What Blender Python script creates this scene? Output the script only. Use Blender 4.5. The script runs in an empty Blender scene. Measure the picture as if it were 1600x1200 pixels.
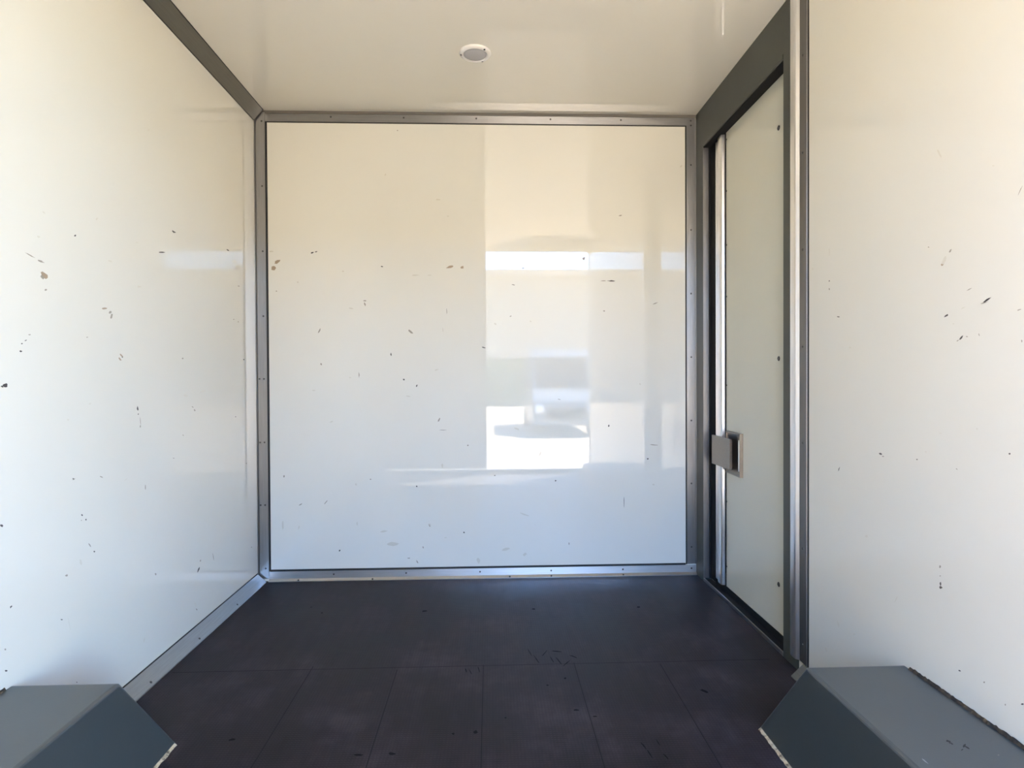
import bpy, bmesh, math, random
from mathutils import Matrix, Vector

# ------------------------------------------------------------------ set-up
S = bpy.context.scene
COL = S.collection
W, H, D = 1.025, 2.168, 2.814        # half width, height of the box, bulkhead distance
GZ = -0.95                           # yard level outside the truck
REAR = -0.20                         # rear doorway plane

# camera (standing in the rear doorway, looking at the bulkhead)
cam_d = bpy.data.cameras.new('camera')
cam = bpy.data.objects.new('camera', cam_d)
COL.objects.link(cam)
S.camera = cam
cam_d.sensor_width = 36.0
cam_d.lens = 939.29 / 1600 * 36
cam_d.clip_start = 0.01
cam_d.clip_end = 500
yaw, pitch, roll = 0.0364024, 0.0110245, -0.0049616
Ry = Matrix(((math.cos(yaw), -math.sin(yaw), 0), (math.sin(yaw), math.cos(yaw), 0), (0, 0, 1)))
Bs = Matrix(((1, 0, 0), (0, 0, -1), (0, 1, 0)))
Rp = Matrix(((1, 0, 0), (0, math.cos(pitch), -math.sin(pitch)), (0, math.sin(pitch), math.cos(pitch))))
Rr = Matrix(((math.cos(roll), -math.sin(roll), 0), (math.sin(roll), math.cos(roll), 0), (0, 0, 1)))
Rm = Rr @ Rp @ Bs @ Ry
cw = Rm.transposed() @ Matrix(((1, 0, 0), (0, -1, 0), (0, 0, -1)))
cam.matrix_world = Matrix.Translation((0.04985, 0.0, 0.93845)) @ cw.to_4x4()

# sky
world = bpy.data.worlds.new('sky')
S.world = world
world.use_nodes = True
wn = world.node_tree
bg = wn.nodes['Background']
sky = wn.nodes.new('ShaderNodeTexSky')
sky.sky_type = 'NISHITA'
sky.sun_disc = False
SUN_EL = math.radians(62)
SUN_DIR = Vector((0.82 * math.cos(SUN_EL), -0.57 * math.cos(SUN_EL), math.sin(SUN_EL))).normalized()
sky.sun_elevation = SUN_EL
sky.sun_rotation = math.atan2(SUN_DIR.x, SUN_DIR.y)
sky.air_density = 1.0
sky.dust_density = 0.6
sky.ozone_density = 1.2
tint = wn.nodes.new('ShaderNodeMixRGB')            # deep blue, clear midday sky
tint.blend_type = 'MULTIPLY'
tint.inputs[0].default_value = 1.0
tint.inputs[2].default_value = (0.80, 0.955, 1.15, 1)
wn.links.new(sky.outputs[0], tint.inputs[1])
wn.links.new(tint.outputs[0], bg.inputs[0])
bg.inputs[1].default_value = 0.61

# sun
sun_d = bpy.data.lights.new('sun', 'SUN')
sun_d.energy = 12.0
sun_d.angle = math.radians(0.6)
sun_d.color = (1.0, 0.91, 0.78)
sun = bpy.data.objects.new('sun', sun_d)
COL.objects.link(sun)
sun.rotation_euler = SUN_DIR.to_track_quat('Z', 'Y').to_euler()

# exposure
S.view_settings.view_transform = 'Standard'
S.view_settings.look = 'None'
S.view_settings.gamma = 1.0
S.view_settings.use_curve_mapping = False
S.view_settings.exposure = 2.85
S.cycles.max_bounces = 16
S.cycles.diffuse_bounces = 12
S.cycles.glossy_bounces = 6
S.cycles.caustics_reflective = False
S.cycles.caustics_refractive = False
S.cycles.use_denoising = True

# ------------------------------------------------------------------ materials
def mat(name, col, rough=0.5, metal=0.0, spec=0.5):
    m = bpy.data.materials.new(name)
    m.use_nodes = True
    b = m.node_tree.nodes['Principled BSDF']
    b.inputs['Base Color'].default_value = (*col, 1)
    b.inputs['Roughness'].default_value = rough
    b.inputs['Metallic'].default_value = metal
    b.inputs['Specular IOR Level'].default_value = spec
    return m

def nodes_of(m):
    return m.node_tree, m.node_tree.nodes['Principled BSDF']

def noise(nt, scale, detail=4, vec=None, rough=0.5):
    n = nt.nodes.new('ShaderNodeTexNoise')
    n.inputs['Scale'].default_value = scale
    n.inputs['Detail'].default_value = detail
    n.inputs['Roughness'].default_value = rough
    if vec is not None:
        nt.links.new(vec, n.inputs['Vector'])
    return n

def objcoord(nt, scale=(1, 1, 1)):
    tc = nt.nodes.new('ShaderNodeTexCoord')
    mp = nt.nodes.new('ShaderNodeMapping')
    mp.inputs['Scale'].default_value = scale
    nt.links.new(tc.outputs['Object'], mp.inputs['Vector'])
    return mp.outputs['Vector']

def ramp(nt, src, stops):
    r = nt.nodes.new('ShaderNodeValToRGB')
    e = r.color_ramp.elements
    while len(e) < len(stops):
        e.new(0.5)
    for k, (p, c) in enumerate(stops):
        e[k].position = p
        e[k].color = (*c, 1) if len(c) == 3 else c
    nt.links.new(src, r.inputs['Fac'])
    return r

def bump(nt, b, src, strength, dist, prev=None):
    n = nt.nodes.new('ShaderNodeBump')
    n.inputs['Strength'].default_value = strength
    n.inputs['Distance'].default_value = dist
    nt.links.new(src, n.inputs['Height'])
    if prev is not None:
        nt.links.new(prev.outputs[0], n.inputs['Normal'])
    nt.links.new(n.outputs[0], b.inputs['Normal'])
    return n

def panel_mat(name, c0, c1, rough=0.011):
    m = mat(name, c0, rough)
    nt, b = nodes_of(m)
    v = objcoord(nt)
    n = noise(nt, 1.3, 5, v)
    r = ramp(nt, n.outputs[0], [(0.3, c0), (0.75, c1)])
    nt.links.new(r.outputs[0], b.inputs['Base Color'])
    # hazy wear in the gloss
    n2 = noise(nt, 9, 6, v, 0.65)
    r2 = ramp(nt, n2.outputs[0], [(0.35, (rough,) * 3), (0.8, (rough * 2.0,) * 3)])
    nt.links.new(r2.outputs[0], b.inputs['Roughness'])
    # long soft waves of the laminate and a few small dents
    n3 = noise(nt, 1.6, 1, v)
    w = bump(nt, b, n3.outputs[0], 0.10, 0.003)
    vo = nt.nodes.new('ShaderNodeTexVoronoi')
    vo.inputs['Scale'].default_value = 5.0
    nt.links.new(v, vo.inputs['Vector'])
    r3 = ramp(nt, vo.outputs['Distance'], [(0.0, (0, 0, 0)), (0.045, (1, 1, 1))])
    r3.color_ramp.interpolation = 'EASE'
    bump(nt, b, r3.outputs[0], 0.35, 0.0012, w)
    return m

M = {}
M['panel'] = panel_mat('white_laminate', (0.625, 0.60, 0.525), (0.65, 0.63, 0.56))
M['ceiling'] = panel_mat('ceiling_laminate', (0.64, 0.61, 0.545), (0.66, 0.635, 0.57), 0.014)
M['door_panel'] = panel_mat('door_laminate', (0.565, 0.56, 0.475), (0.59, 0.585, 0.505), 0.03)

def metal_mat(name, c, rough, sc=(40, 40, 1.5), var=0.07):
    m = mat(name, c, rough, 1.0)
    nt, b = nodes_of(m)
    v = objcoord(nt, sc)
    n = noise(nt, 6, 5, v, 0.6)
    r = ramp(nt, n.outputs[0], [(0.3, tuple(x * (1 - var) for x in c)), (0.7, tuple(min(1, x * (1 + var)) for x in c))])
    nt.links.new(r.outputs[0], b.inputs['Base Color'])
    bump(nt, b, n.outputs[0], 0.06, 0.001)
    return m

M['alu'] = metal_mat('mill_aluminium', (0.34, 0.33, 0.32), 0.34)
M['alu_x'] = metal_mat('mill_aluminium_across', (0.36, 0.35, 0.34), 0.32, (1.5, 40, 40))
M['alu_y'] = metal_mat('mill_aluminium_along', (0.30, 0.31, 0.31), 0.38, (40, 1.5, 40))
M['alu_dull_y'] = metal_mat('dull_aluminium_along', (0.155, 0.15, 0.13), 0.5, (40, 1.5, 40))
M['alu_dull'] = metal_mat('dull_aluminium', (0.20, 0.19, 0.18), 0.45)
M['alu_bright'] = metal_mat('bright_aluminium', (0.86, 0.85, 0.85), 0.28)
M['alu_bright_x'] = metal_mat('bright_aluminium_across', (0.62, 0.62, 0.62), 0.3, (1.5, 40, 40))
M['stainless'] = metal_mat('stainless_steel', (0.27, 0.24, 0.21), 0.35, (30, 30, 30))
M['rivet'] = mat('rivet_metal', (0.10, 0.095, 0.09), 0.3, 0.8)
M['dark_bead'] = mat('dark_bead', (0.11, 0.095, 0.075), 0.6)
M['rubber'] = mat('black_rubber', (0.008, 0.008, 0.009), 0.7, 0, 0.2)
M['joint_strip'] = mat('dark_joint', (0.016, 0.015, 0.013), 0.6)  # near-black colour of the thin strips along the trims

def paint_mat(name, c, rough=0.4, var=0.1):
    m = mat(name, c, rough)
    nt, b = nodes_of(m)
    v = objcoord(nt)
    n = noise(nt, 5, 6, v, 0.6)
    r = ramp(nt, n.outputs[0], [(0.3, tuple(x * (1 - var) for x in c)), (0.75, tuple(x * (1 + var) for x in c))])
    nt.links.new(r.outputs[0], b.inputs['Base Color'])
    n2 = noise(nt, 260, 2, v)
    bump(nt, b, n2.outputs[0], 0.1, 0.0006)
    return m

M['grey_frame'] = paint_mat('grey_frame_paint', (0.058, 0.063, 0.053), 0.40)
M['grey_frame'].node_tree.nodes['Principled BSDF'].inputs['Specular IOR Level'].default_value = 0.3
M['grey_arch'] = paint_mat('grey_arch_paint', (0.040, 0.047, 0.046), 0.30)
M['grey_arch'].node_tree.nodes['Principled BSDF'].inputs['Specular IOR Level'].default_value = 1.0
M['plastic'] = mat('white_plastic', (0.70, 0.67, 0.64), 0.3)
M['lens'] = mat('frosted_lens', (0.34, 0.335, 0.35), 0.25)
nt, b = nodes_of(M['lens'])
n = noise(nt, 420, 2, objcoord(nt))
bump(nt, b, n.outputs[0], 0.5, 0.001)

# rust stained sealant along the wheel arches
m = M['rusty'] = mat('rusty_sealant', (0.2, 0.15, 0.08), 0.8)
nt, b = nodes_of(m)
n = noise(nt, 45, 6, objcoord(nt), 0.7)
r = ramp(nt, n.outputs[0], [(0.42, (0.012, 0.008, 0.005)), (0.56, (0.045, 0.028, 0.013)), (0.72, (0.20, 0.15, 0.09))])
nt.links.new(r.outputs[0], b.inputs['Base Color'])
bump(nt, b, n.outputs[0], 0.8, 0.004)

# phenolic plywood floor: dark brown film, mesh imprint, worn patches, plank seams
m = M['floor'] = mat('phenolic_floor', (0.05, 0.04, 0.04), 0.4)
nt, b = nodes_of(m)
v = objcoord(nt)
n1 = noise(nt, 3.4, 9, v, 0.70)
r1 = ramp(nt, n1.outputs[0], [(0.34, (0.0070, 0.0046, 0.0052)), (0.5, (0.0160, 0.0112, 0.0125)), (0.68, (0.038, 0.029, 0.032))])
n2 = noise(nt, 1.0, 8, objcoord(nt, (26, 5, 1)), 0.7)
mx = nt.nodes.new('ShaderNodeMixRGB'); mx.blend_type = 'OVERLAY'; mx.inputs[0].default_value = 0.7
nt.links.new(r1.outputs[0], mx.inputs[1]); nt.links.new(n2.outputs[0], mx.inputs[2])
# fine woven imprint
wx = nt.nodes.new('ShaderNodeTexWave'); wx.bands_direction = 'X'; wx.inputs['Scale'].default_value = 36
wy = nt.nodes.new('ShaderNodeTexWave'); wy.bands_direction = 'Y'; wy.inputs['Scale'].default_value = 36
nt.links.new(v, wx.inputs['Vector']); nt.links.new(v, wy.inputs['Vector'])
mm = nt.nodes.new('ShaderNodeMath'); mm.operation = 'MULTIPLY'
nt.links.new(wx.outputs['Fac'], mm.inputs[0]); nt.links.new(wy.outputs['Fac'], mm.inputs[1])
mx2 = nt.nodes.new('ShaderNodeMixRGB'); mx2.blend_type = 'MULTIPLY'; mx2.inputs[0].default_value = 0.38
rr = ramp(nt, mm.outputs[0], [(0.0, (0.75, 0.75, 0.75)), (0.7, (1.5, 1.5, 1.5))])
nt.links.new(mx.outputs[0], mx2.inputs[1]); nt.links.new(rr.outputs[0], mx2.inputs[2])
sp = nt.nodes.new('ShaderNodeSeparateXYZ')              # colour paled towards the doorway so the sun patch shows bright
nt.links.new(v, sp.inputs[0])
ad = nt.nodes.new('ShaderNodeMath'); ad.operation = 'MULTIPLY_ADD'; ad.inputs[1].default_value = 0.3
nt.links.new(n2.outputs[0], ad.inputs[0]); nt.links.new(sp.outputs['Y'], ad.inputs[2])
sun_pale = ramp(nt, ad.outputs[0], [(0.35, (1, 1, 1)), (0.85, (0, 0, 0))])
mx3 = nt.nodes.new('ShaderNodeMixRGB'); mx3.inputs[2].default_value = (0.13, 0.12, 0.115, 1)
nt.links.new(sun_pale.outputs[0], mx3.inputs[0]); nt.links.new(mx2.outputs[0], mx3.inputs[1])
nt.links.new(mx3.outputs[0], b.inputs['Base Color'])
b.inputs['Specular IOR Level'].default_value = 0.13
rg = ramp(nt, n1.outputs[0], [(0.3, (0.38,) * 3), (0.7, (0.55,) * 3)])
nt.links.new(rg.outputs[0], b.inputs['Roughness'])
bump(nt, b, mm.outputs[0], 0.25, 0.0006)
M['seam'] = mat('floor_seam', (0.011, 0.008, 0.009), 0.6, 0, 0.1)

M['scuff_black'] = mat('scuff_black', (0.055, 0.045, 0.04), 0.6)
M['scuff_brown'] = mat('scuff_brown', (0.29, 0.215, 0.14), 0.5)
M['scuff_grey'] = mat('scuff_grey', (0.25, 0.22, 0.175), 0.5)
M['scuff_faint'] = mat('scuff_faint', (0.50, 0.465, 0.38), 0.3)
M['floor_stain'] = mat('floor_stain', (0.008, 0.006, 0.007), 0.7, 0, 0.08)
M['arch_scuff'] = mat('arch_scuff', (0.02, 0.018, 0.016), 0.6)

# ------------------------------------------------------------------ helpers
def box(bm, x0, x1, y0, y1, z0, z1, mi=0):
    vs = [bm.verts.new((x, y, z)) for x in (x0, x1) for y in (y0, y1) for z in (z0, z1)]
    for q in ((0, 1, 3, 2), (4, 6, 7, 5), (0, 4, 5, 1), (2, 3, 7, 6), (0, 2, 6, 4), (1, 5, 7, 3)):
        f = bm.faces.new([vs[i] for i in q]); f.material_index = mi

def prism(bm, prof, axis, a0, a1, mi=0):
    """profile in the plane across axis: X -> (y,z), Y -> (x,z), Z -> (x,y)"""
    def P(u, v, a):
        return {'X': (a, u, v), 'Y': (u, a, v), 'Z': (u, v, a)}[axis]
    r0 = [bm.verts.new(P(u, v, a0)) for u, v in prof]
    r1 = [bm.verts.new(P(u, v, a1)) for u, v in prof]
    n = len(prof)
    for i in range(n):
        f = bm.faces.new((r0[i], r0[(i + 1) % n], r1[(i + 1) % n], r1[i])); f.material_index = mi
    f = bm.faces.new(r0); f.material_index = mi
    f = bm.faces.new(list(reversed(r1))); f.material_index = mi

def cyl(bm, c, r, h, axis='Z', seg=24, prof=None, mi=0):
    """lathe about axis from c; prof = [(radius, height)]"""
    prof = prof or [(0, 0), (r, 0), (r, h), (0, h)]
    rings = []
    for (rad, hh) in prof:
        ring = []
        for k in range(seg if rad > 1e-6 else 1):
            t = 2 * math.pi * k / seg
            a, b_ = rad * math.cos(t), rad * math.sin(t)
            p = {'Z': (a, b_, hh), 'Y': (a, hh, b_), 'X': (hh, a, b_)}[axis]
            ring.append(bm.verts.new((c[0] + p[0], c[1] + p[1], c[2] + p[2])))
        rings.append(ring)
    for A, B in zip(rings, rings[1:]):
        if len(A) == 1 and len(B) == 1:
            continue
        for k in range(seg):
            k2 = (k + 1) % seg
            if len(A) == 1:
                f = bm.faces.new((A[0], B[k], B[k2]))
            elif len(B) == 1:
                f = bm.faces.new((A[k], B[0], A[k2]))
            else:
                f = bm.faces.new((A[k], B[k], B[k2], A[k2]))
            f.material_index = mi

def new(name, bm, mats, parent=None, smooth=False, bevel=0, kind=None, segs=2, loc=None):
    bmesh.ops.recalc_face_normals(bm, faces=[f for f in bm.faces if not f.tag])
    me = bpy.data.meshes.new(name)
    bm.to_mesh(me); bm.free()
    for m_ in (mats if isinstance(mats, (list, tuple)) else [mats]):
        me.materials.append(m_)
    if smooth:
        for p in me.polygons:
            p.use_smooth = True
    o = bpy.data.objects.new(name, me)
    COL.objects.link(o)
    if parent is not None:
        o.parent = parent
    if bevel:
        md = o.modifiers.new('bevel', 'BEVEL')
        md.width = bevel; md.segments = segs; md.limit_method = 'ANGLE'
    if kind:
        o['kind'] = kind
    if loc:
        o.location = loc
    return o

def empty(name, loc=(0, 0, 0), kind=None):
    o = bpy.data.objects.new(name, None)
    COL.objects.link(o)
    o.empty_display_size = 0.1
    o.location = loc
    if kind:
        o['kind'] = kind
    return o

def tag(o, label, cat, group=None):
    o['label'] = label; o['category'] = cat
    if group:
        o['group'] = group

MARKS = {
 'left': '''d 16079,13154 16090,13131 16062,13100 16040,13095 16006,13103 16027,13128 16044,13142;d 21067,14397 21018,14388 20946,14363 20855,14385 20832,14401 20851,14415 20846,14434 20957,14428 21090,14415;d 20398,13591 20312,13560 20230,13536 20017,13501 19998,13515 20018,13525 20072,13541 20174,13568 20280,13584;d 25216,14704 25307,14685 25296,14661 25189,14643 25116,14651 25046,14671 25087,14694;g 14651,12264 14594,12273 14558,12271 14447,12299 14342,12335 14396,12328 14441,12326 14515,12310 14655,12270;g 14966,12210 14908,12202 14831,12196 14759,12210 14739,12232 14751,12241 14781,12245 14881,12245 14885,12228;b 14997,11821 14956,11836 14873,11846 14858,11907 14829,11959 14890,11988 14982,11959 15062,11932 15063,11865;g 14934,11825 14912,11799 14864,11817 14815,11856 14837,11880 14849,11898 14890,11886 14916,11869 14960,11844;g 14982,11535 14958,11536 14946,11543 14956,11572 14992,11585 15031,11580 15027,11559;b 17328,11380 17294,11361 17207,11338 17145,11330 17092,11344 17091,11353 17130,11376 17224,11394 17310,11392;g 17487,11259 17415,11242 17386,11257 17413,11303 17476,11330 17505,11315 17529,11297;g 17543,11251 17569,11239 17552,11184 17539,11133 17505,11114 17466,11103 17450,11145 17472,11178 17493,11240;b 18024,10031 17959,10051 17921,10065 17895,10087 17869,10120 17886,10127 17923,10126 17985,10092 18028,10057;b 17946,9938 17915,9930 17872,9934 17831,9976 17813,10001 17819,10016 17860,10020 17920,9976 17957,9943;d 18015,10020 17993,10013 17956,10030 17966,10044 17989,10048 18004,10052 18020,10031;d 14376,10313 14363,10297 14343,10285 14313,10280 14303,10289 14327,10302 14356,10313;d 14252,10217 14236,10204 14218,10202 14194,10205 14196,10217 14219,10230 14237,10227;d 14234,10042 14199,10018 14178,10016 14147,10030 14147,10047 14176,10063 14204,10051;g 14494,10438 14480,10429 14451,10423 14422,10429 14419,10442 14441,10446 14490,10452;d 13786,9239 13783,9225 13724,9219 13678,9241 13656,9268 13685,9292 13730,9301 13760,9312 13793,9291;d 13674,9221 13661,9211 13625,9232 13608,9245 13622,9257 13642,9260 13667,9237;d 18736,8426 18688,8466 18681,8499 18720,8575 18748,8533 18766,8498 18771,8443;d 18757,8300 18733,8299 18729,8323 18750,8338 18771,8335 18785,8328 18779,8310;g 18875,7948 18856,8034 18847,8074 18835,8168 18840,8216 18840,8242 18857,8187 18879,8068 18881,7988;g 18856,7896 18829,7907 18831,7950 18839,7974 18867,7968 18886,7943 18882,7916;g 22174,8350 22135,8346 22074,8368 22044,8390 22060,8405 22121,8389 22196,8354;g 22316,8216 22244,8209 22208,8246 22190,8276 22219,8287 22295,8268 22321,8238;d 25832,7776 25798,7763 25749,7764 25718,7778 25728,7799 25756,7801 25792,7798;g 21425,7389 21404,7408 21374,7426 21401,7444 21428,7438 21447,7427 21457,7402;d 26758,10214 26744,10203 26684,10194 26614,10200 26578,10219 26657,10245 26758,10237;g 21511,10108 21485,10085 21428,10072 21394,10096 21398,10110 21422,10125 21481,10137;g 26330,13373 26291,13350 26184,13324 26149,13333 26102,13353 26212,13377 26291,13376;g 25774,11893 25717,11869 25651,11846 25610,11863 25620,11877 25677,11901 25725,11893;g 26141,11789 26102,11791 26072,11807 26096,11829 26124,11858 26173,11834 26181,11799;f 16948,13826 16970,13819 16935,13757 16900,13743 16879,13734 16882,13775 16917,13816;f 15004,13399 14970,13396 14928,13409 14916,13419 14912,13442 14968,13439 14981,13428;f 26449,14137 26394,14057 26175,14066 25970,14091 25874,14115 25960,14178 26106,14229 26405,14240 26582,14178;f 26013,14343 25968,14310 25776,14276 25626,14290 25558,14306 25656,14347 25711,14368 25856,14400 25926,14373;f 17588,12723 17545,12722 17503,12712 17384,12721 17399,12739 17400,12753 17453,12755 17530,12763 17555,12740;g 16502,10513 16490,10504 16444,10498 16435,10503 16433,10516 16456,10521 16508,10524;f 15702,8332 15674,8349 15659,8365 15659,8379 15700,8382 15743,8368 15726,8351;f 16545,8712 16498,8715 16490,8733 16508,8745 16574,8754 16595,8736 16573,8723;g 15934,6820 15918,6811 15889,6794 15838,6798 15834,6808 15858,6826 15914,6833;d 15877,6828 15876,6815 15853,6818 15837,6829 15829,6840 15848,6848 15880,6842;g 17054,6655 17004,6665 16944,6690 16910,6717 16924,6728 16966,6711 17010,6693;g 19115,5997 19101,5948 19086,5932 19077,5957 19063,5990 19066,6070 19079,6104 19097,6094 19105,6069;d 16204,5794 16177,5791 16161,5808 16144,5826 16147,5850 16194,5832 16203,5815;d 16338,5638 16309,5647 16297,5667 16299,5677 16324,5690 16346,5676 16350,5651;g 16171,5685 16162,5668 16142,5675 16130,5684 16134,5698 16142,5703 16163,5691;g 16499,4894 16484,4889 16460,4923 16420,4977 16409,5012 16423,5005 16467,4973 16492,4937 16523,4877;d 16680,4710 16657,4693 16640,4700 16620,4714 16606,4735 16626,4746 16671,4728;f 16141,4506 16094,4537 16058,4595 16066,4627 16060,4666 16079,4686 16128,4645 16141,4605 16156,4540;g 15593,4392 15541,4411 15513,4446 15564,4448 15601,4448 15611,4425 15616,4401;g 19608,3090 19578,3122 19548,3159 19577,3180 19608,3167 19650,3128 19647,3112;d 22512,2454 22512,2415 22506,2373 22397,2310 22342,2288 22331,2325 22361,2383 22396,2423 22427,2432;g 22623,2689 22618,2663 22615,2631 22542,2628 22520,2643 22532,2686 22577,2687;g 23653,2331 23621,2383 23571,2508 23566,2557 23538,2639 23552,2663 23605,2556 23635,2470 23662,2345;d 13624,6166 13595,6143 13547,6177 13535,6195 13544,6215 13578,6209 13604,6198;d 13822,4330 13840,4300 13817,4293 13781,4271 13780,4296 13769,4316 13808,4326;d 15412,3370 15407,3358 15368,3370 15343,3388 15342,3407 15363,3397 15400,3383;f 15689,2989 15679,2997 15649,3108 15619,3231 15611,3288 15603,3341 15619,3297 15661,3133 15694,2994;g 13651,3416 13645,3399 13625,3405 13609,3417 13603,3448 13622,3448 13649,3434;d 13629,2926 13614,2945 13606,2964 13610,2976 13653,2957 13677,2933 13682,2917;g 22296,924 22249,943 22206,991 22199,1021 22218,1027 22276,978 22313,938;f 18956,1385 18983,1355 18978,1309 18947,1264 18899,1225 18883,1262 18884,1284 18890,1363 18912,1363;f 18986,12221 18919,12204 18876,12195 18790,12187 18779,12208 18804,12232 18795,12246 18878,12247 18977,12251;f 18864,13566 18840,13553 18740,13531 18696,13528 18710,13540 18758,13564 18832,13574;f 23058,8943 23149,8919 22939,8888 22800,8869 22628,8855 22673,8894 22680,8914 22897,8954 23086,8976;f 21778,8789 21757,8759 21610,8762 21526,8782 21423,8816 21507,8823 21546,8840 21694,8825 21792,8808;d 15915,1527 15909,1522 15899,1522 15879,1544 15874,1555 15894,1556 15913,1540;g 20833,6685 20806,6683 20743,6691 20719,6707 20718,6714 20775,6714 20827,6695;g 26939,5647 26900,5636 26834,5637 26781,5650 26763,5687 26838,5675 26904,5660;g 27375,1802 27355,1784 27318,1797 27254,1823 27282,1837 27312,1851 27369,1826;f 18175,6451 18157,6434 18116,6423 18042,6406 18017,6410 18082,6439 18142,6459;f 22191,1079 22128,1121 22116,1165 22077,1265 22079,1307 22138,1258 22178,1234 22235,1130 22228,1091;f 19543,17288 19525,17258 19494,17232 19450,17226 19448,17254 19488,17286 19540,17303;f 14832,12794 14791,12773 14757,12768 14733,12791 14727,12812 14783,12813 14826,12807''',
 'right': '''g 10684,12846 10686,12834 10725,12768 10757,12719 10782,12689 10771,12718 10756,12745 10727,12801 10710,12815;g 12368,12043 12372,12029 12389,11995 12406,11986 12439,11987 12444,12000 12434,12013 12415,12038 12384,12047;f 12523,11928 12512,11888 12527,11832 12584,11774 12620,11770 12653,11795 12643,11817 12600,11887 12559,11930;b 12588,11818 12593,11797 12589,11767 12616,11745 12648,11741 12667,11762 12675,11771 12633,11811 12625,11818;d 16914,12106 16924,12093 16946,12088 16981,12101 16972,12117 16946,12132 16926,12116;g 16945,11837 16961,11856 16979,11881 16958,11907 16929,11898 16910,11865 16928,11844;d 16426,11026 16465,11015 16511,11023 16549,11033 16568,11051 16526,11052 16454,11039;g 11831,11151 11852,11136 11877,11126 11908,11113 11928,11114 11972,11111 11919,11132 11882,11142 11870,11143;d 11377,10893 11400,10866 11455,10839 11523,10816 11532,10823 11554,10826 11502,10855 11472,10875 11420,10888;g 11416,10823 11470,10812 11520,10804 11579,10796 11618,10801 11601,10807 11568,10813 11500,10824 11470,10820;g 11356,10906 11366,10894 11375,10882 11397,10865 11418,10858 11425,10859 11407,10880 11399,10887 11370,10900;d 12459,10676 12459,10661 12469,10649 12528,10633 12577,10630 12562,10646 12549,10662 12499,10682 12472,10685;f 12005,10787 12009,10778 12045,10763 12071,10758 12113,10746 12105,10758 12089,10773 12064,10782 12031,10786;d 12050,10200 12073,10164 12069,10157 12113,10125 12140,10117 12154,10124 12142,10151 12102,10186 12066,10201;g 12164,10125 12164,10114 12183,10098 12216,10086 12225,10096 12209,10110 12177,10121;g 11923,10167 11940,10163 11957,10161 11982,10170 11985,10177 11963,10184 11940,10178;g 11640,10156 11654,10175 11662,10194 11662,10220 11649,10209 11641,10198 11635,10172;g 10696,10594 10699,10585 10721,10579 10771,10567 10774,10571 10772,10577 10778,10586 10739,10592 10720,10594;f 15903,10137 15932,10114 15975,10125 15995,10135 15999,10156 15965,10178 15941,10171;g 13009,12224 13025,12218 13051,12224 13064,12232 13057,12240 13049,12247 13031,12240;g 10678,9975 10691,9989 10696,10016 10689,10028 10681,10028 10669,10009 10673,9983;f 12293,10464 12298,10455 12313,10454 12334,10461 12341,10473 12325,10478 12294,10476;d 14608,7418 14650,7400 14704,7408 14735,7434 14710,7443 14667,7452 14624,7442;g 14529,7384 14539,7368 14577,7362 14614,7366 14606,7377 14582,7390 14549,7388;d 16419,6845 16426,6816 16447,6767 16462,6737 16481,6717 16504,6703 16487,6754 16483,6780 16448,6812;d 13361,7464 13372,7450 13387,7447 13403,7453 13411,7463 13391,7471 13359,7474;d 10912,7905 10913,7892 10933,7885 10953,7892 10953,7909 10930,7921 10911,7918;g 12188,7407 12209,7409 12226,7415 12238,7425 12232,7434 12212,7431 12193,7417;f 13080,7670 13084,7659 13103,7656 13127,7663 13129,7676 13112,7681 13083,7683;f 15201,5186 15238,5187 15278,5178 15270,5219 15244,5238 15195,5244 15170,5223;g 12640,5236 12656,5208 12678,5192 12696,5194 12694,5237 12680,5255 12655,5256;d 12648,4811 12670,4821 12681,4865 12661,4892 12644,4900 12635,4882 12632,4850;d 12589,4794 12623,4769 12657,4743 12684,4756 12688,4776 12673,4803 12629,4811;g 12645,5029 12660,5016 12678,5012 12693,5012 12691,5017 12670,5036 12650,5039;f 14046,4064 14025,4077 14080,3977 14118,3908 14121,3913 14146,3882 14125,3933 14081,4017 14056,4061;d 12079,3230 12096,3216 12137,3206 12149,3216 12133,3236 12110,3242 12093,3241;g 11476,3310 11481,3290 11496,3279 11514,3281 11516,3301 11503,3310 11473,3325;g 10991,3131 10993,3111 11011,3096 11014,3103 11016,3128 11009,3135 11000,3143;d 10608,3352 10619,3327 10643,3313 10665,3307 10659,3331 10636,3348 10615,3354;f 16955,12819 16973,12878 16970,12919 16977,13037 16953,13029 16941,13047 16930,13006 16922,12926 16928,12874;f 16436,2330 16472,2325 16501,2344 16529,2403 16558,2473 16521,2473 16473,2450 16452,2422 16439,2388;f 17047,1337 17076,1356 17111,1366 17132,1410 17158,1461 17136,1453 17102,1451 17068,1414 17041,1380;f 15693,2454 15715,2426 15763,2405 15802,2399 15788,2425 15747,2457 15719,2462;f 12630,8131 12640,8123 12667,8121 12705,8117 12707,8126 12672,8138 12636,8135;f 11673,8306 11675,8294 11692,8287 11710,8298 11713,8311 11696,8324 11676,8319;f 11300,13423 11314,13416 11336,13424 11355,13438 11353,13443 11335,13446 11302,13430;f 12669,14063 12707,14115 12742,14168 12780,14245 12797,14289 12765,14286 12721,14231 12695,14168 12663,14115;f 17801,12612 17810,12569 17853,12582 17882,12595 17887,12639 17843,12653 17817,12653''',
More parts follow.
